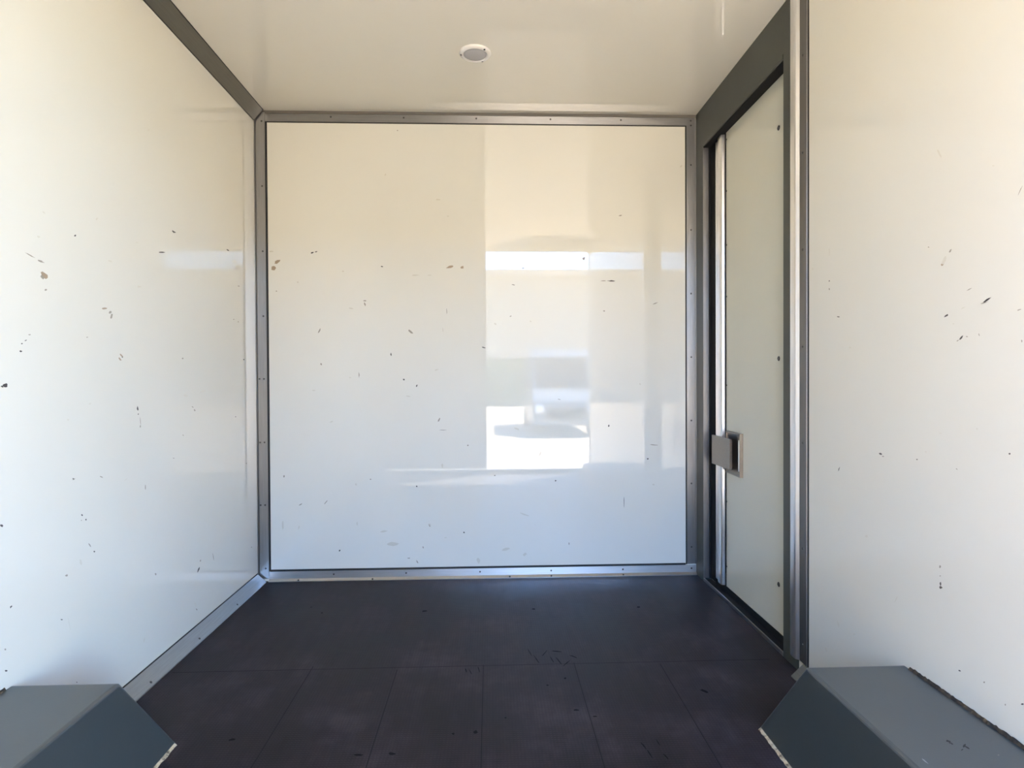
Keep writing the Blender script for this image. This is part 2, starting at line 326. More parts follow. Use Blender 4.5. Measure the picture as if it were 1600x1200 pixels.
 'back': '''d -7597,15206 -7641,15168 -7687,15146 -7728,15150 -7748,15167 -7703,15216 -7634,15224;d -7433,15249 -7459,15224 -7508,15200 -7531,15202 -7564,15214 -7515,15248 -7464,15257;f -9422,15240 -9471,15211 -9541,15210 -9604,15196 -9620,15232 -9630,15255 -9566,15269 -9511,15277 -9457,15252;b -9145,14813 -9167,14766 -9234,14720 -9290,14668 -9398,14679 -9373,14733 -9381,14789 -9278,14843 -9127,14855;b -9328,14486 -9384,14387 -9422,14367 -9542,14392 -9540,14430 -9534,14501 -9532,14540 -9452,14574 -9385,14556;d -4424,14542 -4446,14526 -4508,14533 -4543,14555 -4517,14572 -4506,14588 -4445,14560;f -6222,14321 -6248,14291 -6282,14300 -6331,14316 -6315,14343 -6294,14377 -6250,14355;f -2734,14146 -2830,14143 -2938,14126 -3039,14124 -3106,14140 -3083,14161 -3024,14183 -2899,14180 -2820,14169;f -2217,14158 -2184,14142 -2265,14134 -2376,14141 -2382,14148 -2381,14160 -2342,14169 -2267,14176 -2234,14169;b -1182,14582 -1204,14538 -1278,14497 -1397,14482 -1535,14483 -1444,14546 -1379,14593 -1263,14616 -1202,14604;b -708,14533 -717,14469 -772,14470 -826,14463 -858,14514 -830,14557 -724,14593;g -5215,12966 -5238,12941 -5310,12945 -5361,12954 -5348,12981 -5309,12996 -5236,12994;g -5271,12706 -5305,12787 -5322,12812 -5322,12905 -5295,12885 -5267,12850 -5238,12782;f -5808,12599 -5839,12587 -5911,12585 -6006,12608 -6013,12627 -6017,12640 -5989,12656 -5880,12639 -5830,12611;g -7327,11687 -7330,11623 -7337,11590 -7382,11517 -7440,11470 -7441,11495 -7428,11553 -7401,11602 -7348,11694;g -3124,11447 -3156,11449 -3221,11502 -3275,11552 -3288,11594 -3259,11639 -3215,11606 -3144,11557 -3119,11510;g -3073,11442 -3112,11450 -3141,11472 -3147,11504 -3149,11533 -3110,11516 -3078,11477;g -1501,12382 -1510,12346 -1514,12450 -1517,12562 -1517,12624 -1499,12579 -1492,12541 -1487,12434 -1492,12365;d -4090,10399 -4112,10439 -4130,10474 -4105,10556 -4092,10558 -4066,10472 -4077,10420;g -7300,9975 -7325,10013 -7357,10035 -7334,10098 -7306,10078 -7273,10053 -7278,10018;g -5578,9391 -5590,9451 -5597,9508 -5596,9578 -5592,9669 -5573,9607 -5557,9588 -5552,9515 -5569,9452;f -5932,9410 -5949,9395 -6019,9392 -6044,9407 -6041,9422 -6020,9433 -5956,9423;d -3472,9302 -3483,9267 -3519,9270 -3545,9296 -3560,9332 -3517,9343 -3482,9340;d -2899,9077 -2883,9049 -2898,8985 -2927,8963 -2945,8967 -2955,9017 -2927,9045;f -1877,9786 -1920,9764 -1977,9736 -2023,9716 -2058,9716 -2079,9729 -2047,9765 -1982,9778 -1927,9788;f -3202,8519 -3218,8503 -3304,8503 -3351,8519 -3449,8533 -3410,8546 -3374,8560 -3276,8550 -3259,8543;f -7582,8829 -7616,8805 -7686,8804 -7718,8818 -7738,8846 -7695,8846 -7613,8844;f -1687,11522 -1701,11544 -1703,11632 -1698,11730 -1684,11707 -1671,11636 -1665,11556;f -8309,13834 -8335,13780 -8361,13794 -8384,13811 -8389,13850 -8359,13863 -8326,13864;g -9019,4872 -9032,4816 -9069,4801 -9090,4848 -9083,4894 -9062,4908 -9020,4898;f -6785,7402 -6819,7355 -6868,7339 -6929,7332 -6947,7351 -6873,7396 -6809,7408;g -1846,7511 -1841,7472 -1867,7399 -1901,7332 -1917,7356 -1956,7327 -1940,7403 -1909,7450 -1865,7519;g -1556,6936 -1637,6932 -1675,6925 -1752,6929 -1890,6939 -1879,6947 -1773,6956 -1697,6954 -1537,6947;g -511,6219 -538,6182 -569,6179 -596,6198 -583,6225 -559,6262 -533,6235;f -1744,5166 -1765,5172 -1786,5237 -1799,5296 -1787,5353 -1765,5360 -1740,5386 -1710,5280 -1725,5194;g -7078,3710 -7077,3695 -7116,3643 -7197,3548 -7213,3546 -7221,3566 -7208,3585 -7144,3663 -7085,3724;g -8237,3584 -8248,3558 -8306,3515 -8384,3495 -8392,3513 -8325,3559 -8263,3589;f -8376,2572 -8372,2530 -8359,2501 -8392,2427 -8417,2371 -8431,2393 -8428,2444 -8414,2511 -8390,2558;d -6504,1414 -6488,1393 -6505,1366 -6539,1323 -6572,1345 -6565,1396 -6535,1407;f -5712,2514 -5734,2561 -5753,2625 -5734,2683 -5709,2711 -5697,2663 -5698,2561;f -5719,4440 -5742,4385 -5769,4404 -5789,4425 -5798,4467 -5769,4504 -5734,4482;g -5040,4674 -5066,4654 -5099,4649 -5113,4663 -5115,4687 -5089,4704 -5058,4693;d -2921,4319 -2929,4281 -2953,4295 -2979,4308 -2985,4332 -2969,4357 -2921,4351;d -725,2135 -734,2098 -767,2104 -797,2114 -794,2155 -763,2172 -737,2158;g -2670,1410 -2686,1439 -2698,1480 -2693,1504 -2668,1520 -2648,1473 -2643,1433;g -3265,973 -3308,947 -3335,949 -3390,951 -3404,983 -3335,988 -3302,987;g -2914,728 -2932,723 -2979,786 -2984,840 -2994,884 -2940,822 -2893,742;f -2309,2439 -2333,2454 -2387,2518 -2388,2559 -2368,2581 -2311,2536 -2300,2493;d 1679,13701 1665,13688 1597,13700 1522,13717 1538,13727 1607,13733 1643,13721;d 6412,13900 6344,13872 6207,13870 6167,13872 6095,13888 5986,13902 6172,13918 6209,13934 6323,13916;g 5950,13899 5958,13888 5857,13882 5808,13883 5708,13891 5749,13907 5766,13913 5848,13920 5958,13914;g 8440,12892 8389,12859 8338,12832 8279,12810 8195,12793 8193,12807 8235,12833 8310,12869 8372,12880;g 5925,12489 5906,12466 5877,12451 5842,12473 5820,12496 5873,12517 5910,12502;g 1512,12267 1520,12248 1468,12216 1433,12212 1431,12229 1445,12257 1496,12273;f 2449,11998 2443,11975 2396,11967 2374,11999 2369,12022 2392,12049 2428,12033;f 801,11863 771,11829 708,11876 692,11922 724,11937 780,11917 813,11885;d 306,10766 264,10751 188,10768 125,10795 128,10822 197,10812 272,10782;g 3821,8324 3768,8319 3726,8326 3678,8346 3679,8367 3738,8358 3789,8339;d 6093,7130 6108,7104 6116,7058 6064,7021 6045,7054 6039,7081 6079,7143;b 4976,14952 4960,14888 4915,14870 4853,14921 4864,14974 4909,15000 4998,15009;g 2124,14490 2110,14463 2040,14455 2005,14477 2015,14505 2043,14517 2100,14526;g 8419,6151 8415,6137 8244,6135 8140,6144 8045,6168 8034,6175 8123,6190 8199,6181 8348,6162;d 7976,5505 7947,5469 7913,5461 7897,5490 7885,5520 7925,5531 7959,5532;d 6794,3187 6786,3238 6780,3482 6779,3568 6785,3673 6795,3713 6806,3611 6806,3392 6802,3279;d 3596,4518 3567,4486 3533,4480 3514,4498 3528,4529 3531,4551 3575,4538;d 742,4784 727,4775 672,4767 659,4782 662,4798 671,4812 737,4802;f 2876,5918 2889,5861 2871,5778 2840,5730 2807,5705 2781,5672 2763,5708 2796,5805 2832,5874;g -2340,2428 -2363,2417 -2391,2476 -2404,2521 -2413,2574 -2354,2493 -2324,2439;g 4180,1464 4161,1491 4151,1568 4164,1589 4180,1596 4196,1559 4195,1514;f 2272,2858 2218,2863 2081,2905 2019,2923 1898,2993 1852,3037 2017,2998 2145,2944 2314,2875;f 8252,4285 8250,4251 8175,4243 8149,4273 8148,4310 8200,4320 8224,4303;g 6718,16971 6713,16951 6651,16936 6600,16940 6572,16953 6633,16987 6735,16999;f -1777,17666 -1802,17634 -1855,17634 -1938,17637 -1985,17656 -1955,17671 -1930,17701 -1850,17688 -1771,17683;f -4282,18842 -4254,18827 -4274,18785 -4324,18743 -4339,18749 -4325,18799 -4289,18859;d -3691,21202 -3701,21162 -3743,21159 -3749,21176 -3761,21205 -3741,21231 -3702,21222;g -3697,20835 -3713,20818 -3734,20816 -3744,20828 -3749,20854 -3735,20872 -3711,20866;f 9603,19347 9601,19312 9568,19254 9533,19246 9486,19244 9514,19310 9551,19342;f -9097,2604 -9091,2433 -9132,2430 -9147,2336 -9169,2515 -9166,2706 -9137,2782 -9116,2794 -9107,2769;f 7619,9041 7602,9000 7568,9005 7532,9025 7537,9062 7552,9084 7593,9061;f 1835,6935 1833,6899 1765,6927 1683,6942 1607,7004 1627,7030 1713,7019 1769,7008 1820,6977;g -9289,13406 -9304,13391 -9331,13391 -9354,13407 -9358,13431 -9324,13431 -9290,13429;g -9696,12821 -9705,12785 -9758,12778 -9768,12799 -9762,12839 -9737,12867 -9720,12852;f -1548,1899 -1606,1882 -1655,1878 -1676,1893 -1673,1909 -1641,1923 -1599,1923;f -37,711 -89,656 -148,744 -188,843 -147,930 -76,923 -29,852 -7,797 -20,722;f 2167,1093 2194,1074 2123,1023 2087,975 2021,991 1991,1048 2027,1082 2091,1141 2138,1134;f -4316,2268 -4338,2249 -4463,2198 -4574,2191 -4674,2207 -4610,2242 -4556,2276 -4448,2291 -4403,2278;f -3783,1658 -3887,1587 -4059,1544 -4287,1585 -4355,1626 -4318,1677 -4220,1718 -4129,1743 -3919,1703;f 1352,1384 1389,1326 1203,1248 1101,1245 988,1245 1035,1287 1035,1325 1197,1389 1287,1389;f -1359,16891 -1372,16880 -1441,16869 -1461,16885 -1478,16903 -1437,16918 -1380,16910''',
 'floor': '''k 2275,24181 2257,24118 2206,24103 2132,24150 2143,24211 2190,24272 2272,24225;k -2107,24225 -2064,24181 -2118,24123 -2201,24097 -2269,24090 -2270,24199 -2245,24256 -2159,24262 -2130,24256;k 6560,24173 6511,24100 6473,24081 6406,24114 6444,24227 6491,24262 6552,24237;k -6222,24185 -6229,24148 -6273,24144 -6308,24176 -6325,24202 -6288,24251 -6253,24236;k -6835,24823 -6852,24794 -6891,24793 -6911,24799 -6934,24840 -6903,24856 -6856,24854;k 115,15841 123,15795 73,15749 34,15750 -1,15826 11,15846 43,15885 79,15917 93,15880;k -489,15779 -500,15722 -526,15741 -550,15759 -570,15798 -538,15819 -495,15819;k 908,16462 888,16433 874,16425 845,16438 850,16480 866,16499 899,16475;k -1906,15002 -1906,14972 -1976,14949 -2037,14948 -2078,14991 -2079,15042 -2057,15069 -1973,15042 -1934,15021;k -6161,15792 -6184,15759 -6211,15746 -6247,15738 -6311,15727 -6344,15775 -6291,15818 -6278,15840 -6219,15831;k 2816,18544 2813,18511 2775,18489 2740,18537 2759,18576 2789,18606 2821,18602;k 2242,18150 2223,18120 2191,18112 2161,18130 2161,18181 2197,18191 2235,18174;k 1860,20053 1823,20205 1811,20222 1759,20500 1746,20629 1748,20665 1790,20469 1819,20331 1853,20148;k 2065,19561 2040,19599 1973,19836 1946,19985 1903,20178 1922,20142 1966,20006 1996,19891 2060,19627;k 2403,20477 2370,20383 2303,20243 2250,20134 2184,20031 2201,20082 2237,20179 2281,20267 2389,20482;k 2538,19600 2525,19609 2485,19791 2472,19896 2467,20013 2468,20056 2483,19994 2521,19776 2546,19631;k 2779,19489 2774,19448 2748,19515 2676,19794 2647,19917 2647,19974 2706,19820 2760,19621 2794,19455;k 3152,19806 3039,19623 2979,19522 2935,19474 2838,19342 2808,19327 2899,19489 2962,19576 3033,19656;k 3339,19899 3348,19859 3258,19943 3147,20051 3103,20119 3162,20078 3208,20068 3255,20026 3334,19935;k 2865,20364 2889,20329 2739,20349 2581,20399 2532,20423 2604,20435 2571,20463 2738,20434 2889,20369;k -135,18958 -121,18884 -183,19067 -203,19139 -231,19257 -249,19332 -198,19195 -157,19074 -127,18962;k 118,19075 114,19041 85,19183 54,19346 38,19459 61,19397 68,19408 93,19281 121,19107;k -301,19070 -304,19048 -342,19186 -357,19275 -362,19334 -346,19330 -322,19267 -302,19194 -291,19084;k 4378,14917 4375,14882 4341,15004 4307,15138 4304,15175 4318,15179 4335,15134 4359,15089 4381,14954;k 4443,14569 4436,14518 4399,14718 4389,14797 4386,14874 4390,14883 4414,14833 4432,14705 4442,14593;k 4761,15034 4750,15086 4737,15169 4739,15228 4741,15293 4747,15316 4757,15237 4765,15148 4771,15037;k 4821,14496 4803,14494 4771,14595 4753,14643 4738,14726 4753,14703 4773,14674 4794,14628 4823,14507;k 6925,17505 6852,17480 6800,17552 6763,17587 6719,17682 6778,17680 6790,17728 6865,17656 6916,17579;k -2700,14995 -2743,14958 -2788,14953 -2867,14957 -2941,14989 -2942,15013 -2889,15032 -2794,15030 -2762,15002;k 2955,16751 2939,16719 2865,16715 2808,16714 2807,16732 2799,16770 2832,16795 2881,16799 2947,16767;k 3402,16405 3390,16384 3349,16381 3327,16384 3300,16393 3284,16424 3313,16443 3371,16449 3392,16426''',
 'arch': '''d 9072,10863 9040,10843 9012,10852 8991,10864 9002,10888 9023,10907 9050,10922 9053,10907 9081,10876;d 9069,10809 9040,10799 9015,10803 8997,10823 9020,10837 9043,10842 9056,10830;d 9058,10785 9045,10771 9021,10770 9019,10779 9027,10795 9044,10797 9061,10794;d 9294,10779 9274,10755 9203,10692 9162,10675 9182,10715 9233,10758 9274,10778;d 9242,10626 9223,10630 9213,10656 9209,10674 9211,10708 9237,10732 9249,10707 9259,10689 9256,10654;d 9127,10633 9098,10608 9070,10592 9055,10593 9056,10600 9081,10618 9116,10635;f 8189,10245 8176,10281 8168,10305 8166,10368 8175,10397 8183,10403 8197,10366 8195,10321 8192,10286;g 9635,10435 9617,10422 9604,10421 9600,10433 9611,10442 9627,10451 9639,10447''',
}
TONES = ('d', 'g', 'b', 'f')
def marks(bm, key, put, first):
    """scuffs with a shape of their own, laid on the surface (tenths of a millimetre)"""
    layer = 0
    for rec in MARKS[key].replace('\n', '').split(';'):
        t, *pts = rec.split()
        vs = []
        off = 0.0003 + 0.00012 * (layer % 3); layer += 1
        for q in pts:
            u, v_ = q.split(',')
            vs.append(bm.verts.new(put(int(u) / 1e4, int(v_) / 1e4, off)))
        f = bm.faces.new(vs)
        f.tag = True
        f.material_index = first + (TONES.index(t) if t in TONES else 0)

WALLM = [M['panel'], M['scuff_black'], M['scuff_grey'], M['scuff_brown'], M['scuff_faint']]

rivet_me = None
def rivet(loc, normal, parent, r=0.0042):
    global rivet_me
    if rivet_me is None:
        bm = bmesh.new()
        cyl(bm, (0, 0, 0), 0, 0, 'Z', 10, [(0.0042, 0), (0.0042, 0.0008), (0.003, 0.002), (0.0012, 0.0022), (0.0011, 0.0014), (0, 0.0014)])
        o = new('rivet', bm, M['rivet'], parent, smooth=True)
        rivet_me = o.data
    else:
        o = bpy.data.objects.new('rivet', rivet_me)
        COL.objects.link(o)
        o.parent = parent
    o.location = loc
    o.rotation_mode = 'QUATERNION'
    o.rotation_quaternion = Vector(normal).to_track_quat('Z', 'Y')
    return o

# ------------------------------------------------------------------ shell of the box body
bm = bmesh.new()
box(bm, -W - 0.06, W + 0.13, D, D + 0.06, 0, H)
marks(bm, 'back', lambda u, v, o: (u, D - o, v), 1)
new('wall_back', bm, WALLM, kind='structure')

bm = bmesh.new()
box(bm, -W - 0.06, -W, REAR, D, 0, H)
marks(bm, 'left', lambda u, v, o: (-W + o, u, v), 1)
new('wall_left', bm, WALLM, kind='structure')

bm = bmesh.new()
box(bm, W, W + 0.12, REAR, 1.863, 0, H)
box(bm, W + 0.11, W + 0.13, 1.863, D, 0, H)
marks(bm, 'right', lambda u, v, o: (W - o, u, v), 1)
new('wall_right', bm, WALLM, kind='structure')

bm = bmesh.new()
box(bm, -W - 0.06, W + 0.13, REAR, D + 0.06, H, H + 0.05)
new('ceiling', bm, M['ceiling'], kind='structure')

bm = bmesh.new()
box(bm, -W - 0.06, W + 0.13, REAR, D + 0.06, -0.05, 0)
for sx in (-0.531, -0.254, 0.023, 0.320, 0.600):        # seams of the rear boards
    prism(bm, [(sx - 0.0014, 0.0), (sx + 0.0014, 0.0), (sx + 0.0010, 0.0003), (sx - 0.0010, 0.0003)], 'Y', REAR + 0.01, 1.95 + 0.02 * math.sin(sx * 9), 1)
box(bm, -0.97, 0.97, 1.949, 1.951, 0.0, 0.0002, 1)
marks(bm, 'floor', lambda u, v, o: (u, v, o + 0.0003), 2)
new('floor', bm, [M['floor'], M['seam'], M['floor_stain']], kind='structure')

# ------------------------------------------------------------------ trims
# bulkhead frame
bm = bmesh.new()
prism(bm, [(-W, D), (-W, D - 0.012), (-W + 0.003, D - 0.012), (-W + 0.007, D - 0.004), (-W + 0.047, D - 0.003), (-W + 0.048, D)], 'Z', 0.012, H - 0.001)
t = new('trim_1', bm, M['alu'], kind='structure')
for z in (2.12, 1.823, 1.524, 1.226, 0.937, 0.644, 0.354, 0.06):
    rivet((-0.992, D - 0.003, z), (0, -1, 0), t)
for z in (0.937, 0.644, 0.354):
    rivet((-1.012, D - 0.0036, z), (0, -1, 0), t)
bm = bmesh.new(); box(bm, -W + 0.0475, -W + 0.0565, D - 0.0016, D, 0.046, H - 0.048)
new('joint_strip', bm, M['joint_strip'], t)  # thin near-black strip between trim and panel

bm = bmesh.new()
prism(bm, [(W, D), (W, D - 0.006), (W - 0.003, D - 0.006), (W - 0.006, D - 0.0035), (W - 0.045, D - 0.003), (W - 0.046, D)], 'Z', 0.05, H - 0.02)
t = new('trim_2', bm, M['alu'], kind='structure')
for z in (2.12, 1.935, 1.63, 1.33, 1.03, 0.73, 0.432, 0.13):
    rivet((1.001, D - 0.003, z), (0, -1, 0), t)
bm = bmesh.new(); box(bm, W - 0.051, W - 0.0455, D - 0.0016, D, 0.048, H - 0.048)
new('joint_strip', bm, M['joint_strip'], t)

bm = bmesh.new()
prism(bm, [(D, H - 0.011), (D - 0.003, H - 0.013), (D - 0.003, H - 0.048), (D, H - 0.049)], 'X', -W + 0.049, W - 0.004)
t = new('trim_3', bm, M['alu_x'], kind='structure')
bm = bmesh.new(); prism(bm, [(D, H), (D - 0.006, H), (D - 0.004, H - 0.003), (D - 0.002, H - 0.011), (D, H - 0.011)], 'X', -W + 0.036, W)
new('corner_bead', bm, M['dark_bead'], t)
for x in (-0.677, -0.343, -0.008, 0.338, 0.669, 1.0):
    rivet((x, D - 0.0035, 2.142), (0, -1, 0), t)
bm = bmesh.new(); box(bm, -W + 0.054, W - 0.052, D - 0.0016, D, H - 0.053, H - 0.0485)
new('joint_strip', bm, M['joint_strip'], t)

bm = bmesh.new()
prism(bm, [(D, 0), (D - 0.016, 0), (D - 0.016, 0.003), (D - 0.006, 0.012), (D - 0.003, 0.044), (D, 0.045)], 'X', -W + 0.049, W - 0.002)
t = new('trim_4', bm, M['alu_bright_x'], kind='structure')
for x in (-0.68, -0.346, -0.002, 0.332, 0.672, 1.0):
    rivet((x, D - 0.0045, 0.029), (0, -1, 0), t)
for x in (-0.84, -0.5, 0.137, 0.332, 0.672):
    rivet((x, D - 0.013, 0.0065), (0, -0.8, 0.6), t)
bm = bmesh.new(); box(bm, -W + 0.054, W - 0.052, D - 0.0016, D, 0.0445, 0.0535)
new('joint_strip', bm, M['joint_strip'], t)

# long edges
bm = bmesh.new()
prism(bm, [(-W, H - 0.046), (-W + 0.002, H - 0.046), (-W + 0.043, H - 0.002), (-W + 0.043, H), (-W, H)], 'Y', REAR, D - 0.013)
t = new('trim_5', bm, M['alu_dull_y'], kind='structure')
bm = bmesh.new()
prism(bm, [(-W, H - 0.049), (-W + 0.0012, H - 0.049), (-W + 0.0012, H - 0.046), (-W, H - 0.046)], 'Y', REAR, D - 0.013)
prism(bm, [(-W + 0.043, H - 0.0012), (-W + 0.046, H - 0.0012), (-W + 0.046, H), (-W + 0.043, H)], 'Y', REAR, D - 0.013)
new('joint_strip', bm, M['joint_strip'], t)

bm = bmesh.new()
prism(bm, [(-W, 0), (-W, 0.038), (-W + 0.002, 0.038), (-W + 0.040, 0.003), (-W + 0.041, 0)], 'Y', 1.572, D - 0.017)
t = new('trim_6', bm, M['alu_y'], kind='structure')
for y in (2.50, 2.178, 1.87):
    rivet((-W + 0.032, y, 0.0106), (0.68, 0, 0.73), t)
bm = bmesh.new()
prism(bm, [(-W, 0.038), (-W, 0.042), (-W + 0.0015, 0.042), (-W + 0.002, 0.038)], 'Y', 1.572, D - 0.017)
new('joint_strip', bm, M['joint_strip'], t)

bm = bmesh.new()
prism(bm, [(W, H - 0.046), (W - 0.002, H - 0.046), (W - 0.043, H - 0.002), (W - 0.043, H), (W, H)], 'Y', REAR, 1.80)
new('trim_7', bm, M['alu_dull_y'], kind='structure')

bm = bmesh.new()
prism(bm, [(W, 0), (W, 0.038), (W - 0.002, 0.038), (W - 0.040, 0.003), (W - 0.041, 0)], 'Y', 1.572, 1.835)
t = new('trim_8', bm, M['alu_dull_y'], kind='structure')
rivet((W - 0.030, 1.80, 0.0124), (-0.68, 0, 0.73), t)

# post cover between the right wall panel and the door frame
bm = bmesh.new()
prism(bm, [(W, 1.812), (W - 0.002, 1.812), (W - 0.003, 1.858), (W - 0.011, 1.864), (W - 0.013, 1.872), (W - 0.013, 1.892), (W - 0.010, 1.901), (W, 1.903)], 'Z', 0.040, H)
t = new('trim_9', bm, M['alu_bright'], kind='structure')
bm = bmesh.new()
box(bm, W - 0.0036, W - 0.0021, 1.8145, 1.8535, 0.041, H)
fl = new('flange', bm, M['alu_dull'], t)
for z in (0.10, 0.40, 0.73, 1.03, 1.33, 1.63, 1.93):
    rivet((W - 0.0036, 1.836, z), (-1, 0, 0), t)
bm = bmesh.new(); box(bm, W - 0.0018, W, 1.805, 1.812, 0.04, H)
new('joint_strip', bm, M['joint_strip'], t)

# ------------------------------------------------------------------ side door
door = empty('door_1', (W, 2.35, 0), 'structure')
def dpart(name, bm, m_, parent=None, **k):
    """parts are modelled in place and hung on the door root or another part"""
    bmesh.ops.translate(bm, verts=bm.verts, vec=(-W, -2.35, 0))
    return new(name, bm, m_, parent or door, **k)
Y0, Y1, ZT, ZB, XP = 1.966, 2.720, 1.985, 0.013, 1.065
bm = bmesh.new()
box(bm, W, W + 0.03, 1.864, D, ZT, H)
box(bm, W, W + 0.03, Y1, D, 0, ZT)
box(bm, W, W + 0.03, 1.864, Y0, 0, ZT)
prism(bm, [(W, ZT + 0.001), (W - 0.003, ZT + 0.003), (W - 0.003, ZT + 0.016), (W, ZT + 0.019)], 'Y', Y0, Y1)
box(bm, W + 0.03, W + 0.109, 1.864, Y0 - 0.002, 0, H)
box(bm, W + 0.03, W + 0.109, Y1 + 0.002, D, 0, H)
box(bm, W + 0.03, W + 0.109, Y0 - 0.002, Y1 + 0.002, ZT + 0.002, H)
dpart('door_frame', bm, M['grey_frame'])
bm = bmesh.new()
box(bm, W + 0.0005, W + 0.026, Y1 - 0.003, Y1 - 0.0002, ZB, ZT - 0.001)
dpart('jamb', bm, M['alu'])
bm = bmesh.new()
box(bm, W + 0.0265, XP - 0.0005, Y1 - 0.006, Y1 + 0.0015, ZB, ZT)
box(bm, XP - 0.006, XP - 0.0005, 2.662, Y1, ZB, ZT)
box(bm, W + 0.0005, XP - 0.0005, Y0, Y1 - 0.004, ZT - 0.005, ZT + 0.0015)
box(bm, W + 0.006, XP - 0.001, Y0, Y1 - 0.004, ZB - 0.012, ZB - 0.006)
box(bm, XP - 0.005, XP - 0.0005, Y0, 2.662, ZB - 0.006, 0.034)
box(bm, XP - 0.003, XP - 0.0004, 2.549, 2.5545, 0.035, ZT - 0.006)
dpart('rubber_seal', bm, M['rubber'])
bm = bmesh.new()
box(bm, W, W + 0.005, Y0, Y1, 0, ZB)
dpart('threshold', bm, M['alu'])
bm = bmesh.new()
box(bm, XP, XP + 0.035, Y0 - 0.0, Y1, 0.006, ZT + 0.001)
leaf = dpart('door_panel', bm, M['door_panel'])
bm = bmesh.new()
prism(bm, [(XP - 0.0005, 2.560), (XP - 0.013, 2.5615), (XP - 0.017, 2.566), (XP - 0.018, 2.580), (XP - 0.017, 2.600), (XP - 0.012, 2.618), (XP - 0.006, 2.632), (XP - 0.006, 2.655), (XP - 0.0005, 2.656)], 'Z', 0.034, ZT - 0.007)
dpart('edge_profile', bm, M['alu_bright'])
for z in (1.807, 1.0, 0.203):                     # screws near the hinge side, two rows on the edge profile
    o = rivet((XP - 0.0004 - W, 2.079 - 2.35, z), (-1, 0, 0), door)
    o.name = 'screw'; o.scale = (2.1, 2.1, 1.5)
for z in (1.95, 1.73, 1.5, 1.28, 0.9, 0.4, 0.12):
    o = rivet((XP - 0.0004 - W, 2.543 - 2.35, z), (-1, 0, 0), door)
    o.name = 'screw'; o.scale = (0.9, 0.9, 1)

# slam latch with recessed pull
bm = bmesh.new()
a0, a1, c0, c1 = 2.378, 2.522, 0.530, 0.706
box(bm, XP - 0.002, XP - 0.0004, a0 + 0.004, a1 - 0.004, c0 + 0.004, c1 - 0.004)
box(bm, XP - 0.014, XP - 0.0004, a0, a0 + 0.004, c0, c1)
box(bm, XP - 0.014, XP - 0.0004, a1 - 0.004, a1, c0, c1)
box(bm, XP - 0.014, XP - 0.0004, a0 + 0.004, a1 - 0.004, c0, c0 + 0.004)
box(bm, XP - 0.014, XP - 0.0004, a0 + 0.004, a1 - 0.004, c1 - 0.004, c1)
prism(bm, [(XP - 0.012, c0 + 0.004), (XP - 0.002, c0 + 0.004), (XP - 0.002, c0 + 0.03)], 'Y', a0 + 0.004, a1 - 0.004)
prism(bm, [(XP - 0.012, c1 - 0.004), (XP - 0.002, c1 - 0.004), (XP - 0.002, c1 - 0.03)], 'Y', a0 + 0.004, a1 - 0.004)
hd = dpart('door_handle', bm, M['stainless'])
bm = bmesh.new()
box(bm, XP - 0.028, XP - 0.019, 2.447, 2.645, 0.551, 0.678)
box(bm, XP - 0.0195, XP - 0.0145, 2.452, 2.515, 0.556, 0.672)
box(bm, XP - 0.0195, XP - 0.0185, 2.515, 2.64, 0.556, 0.672)
dpart('latch_plate', bm, M['stainless'], hd, bevel=0.0015)
bm = bmesh.new()
cyl(bm, (XP - 0.011, 2.392, 0.560), 0.0032, 0.113, 'Z', 12)
box(bm, XP - 0.0125, XP - 0.0025, 2.389, 2.396, 0.553, 0.560)
box(bm, XP - 0.0125, XP - 0.0025, 2.389, 2.396, 0.673, 0.680)
dpart('pull_rod', bm, M['alu_bright'], hd)

# ------------------------------------------------------------------ rear doorway
bm = bmesh.new()
box(bm, -W - 0.06, W + 0.12, REAR - 0.07, REAR, -0.14, 0.0)
box(bm, -W - 0.06, W + 0.12, REAR - 0.03, REAR, 0.0, 0.045)
new('trim_10', bm, M['alu'], kind='structure')
bm = bmesh.new()
box(bm, -W - 0.06, -W, REAR - 0.07, REAR, 0.046, H + 0.05)
box(bm, W, W + 0.12, REAR - 0.07, REAR, 0.046, H + 0.05)
box(bm, -W, W, REAR - 0.07, REAR, H, H + 0.05)
new('trim_11', bm, M['alu_dull'], kind='structure')
bm = bmesh.new()
box(bm, -W + 0.006, -0.006, REAR - 0.060, REAR - 0.015, 0.052, H - 0.006)
dr = new('door_2', bm, M['panel'], kind='structure')
bm = bmesh.new()
box(bm, -0.006, 0.012, REAR - 0.066, REAR - 0.008, 0.052, H - 0.006)
new('rubber_seal', bm, M['joint_strip'], dr)

# ------------------------------------------------------------------ ceiling light
light = empty('ceiling_light', (0.0, 2.293, H))
tag(light, 'small round white ceiling light with frosted lens on the white ceiling', 'light')
bm = bmesh.new()
cyl(bm, (0, 0, 0), 0, 0, 'Z', 64, [(0.060, 0), (0.0605, -0.003), (0.057, -0.0075), (0.050, -0.010), (0.046, -0.010), (0.0435, -0.006), (0.0435, -0.001)])
ring = new('housing', bm, M['plastic'], light, smooth=True)
bm = bmesh.new()
cyl(bm, (0, 0, 0), 0, 0, 'Z', 48, [(0.0434, -0.002), (0.0425, -0.0075), (0.038, -0.0105), (0.028, -0.0125), (0.014, -0.0135), (0, -0.0138)])
new('lens', bm, M['lens'], light, smooth=True)
for a in (180, -48, 60):
    bm = bmesh.new()
    cyl(bm, (0, 0, 0), 0, 0, 'Z', 14, [(0.0042, 0.001), (0.0042, -0.0006), (0.003, -0.0014), (0, -0.0014)])
    s = new('screw', bm, M['rubber'] if a == -48 else M['rivet'], light, smooth=True,
            loc=(0.0525 * math.cos(math.radians(a)), 0.0525 * math.sin(math.radians(a)), -0.0088))
    s['label'] = 'black screw' if a == -48 else 'grey screw'

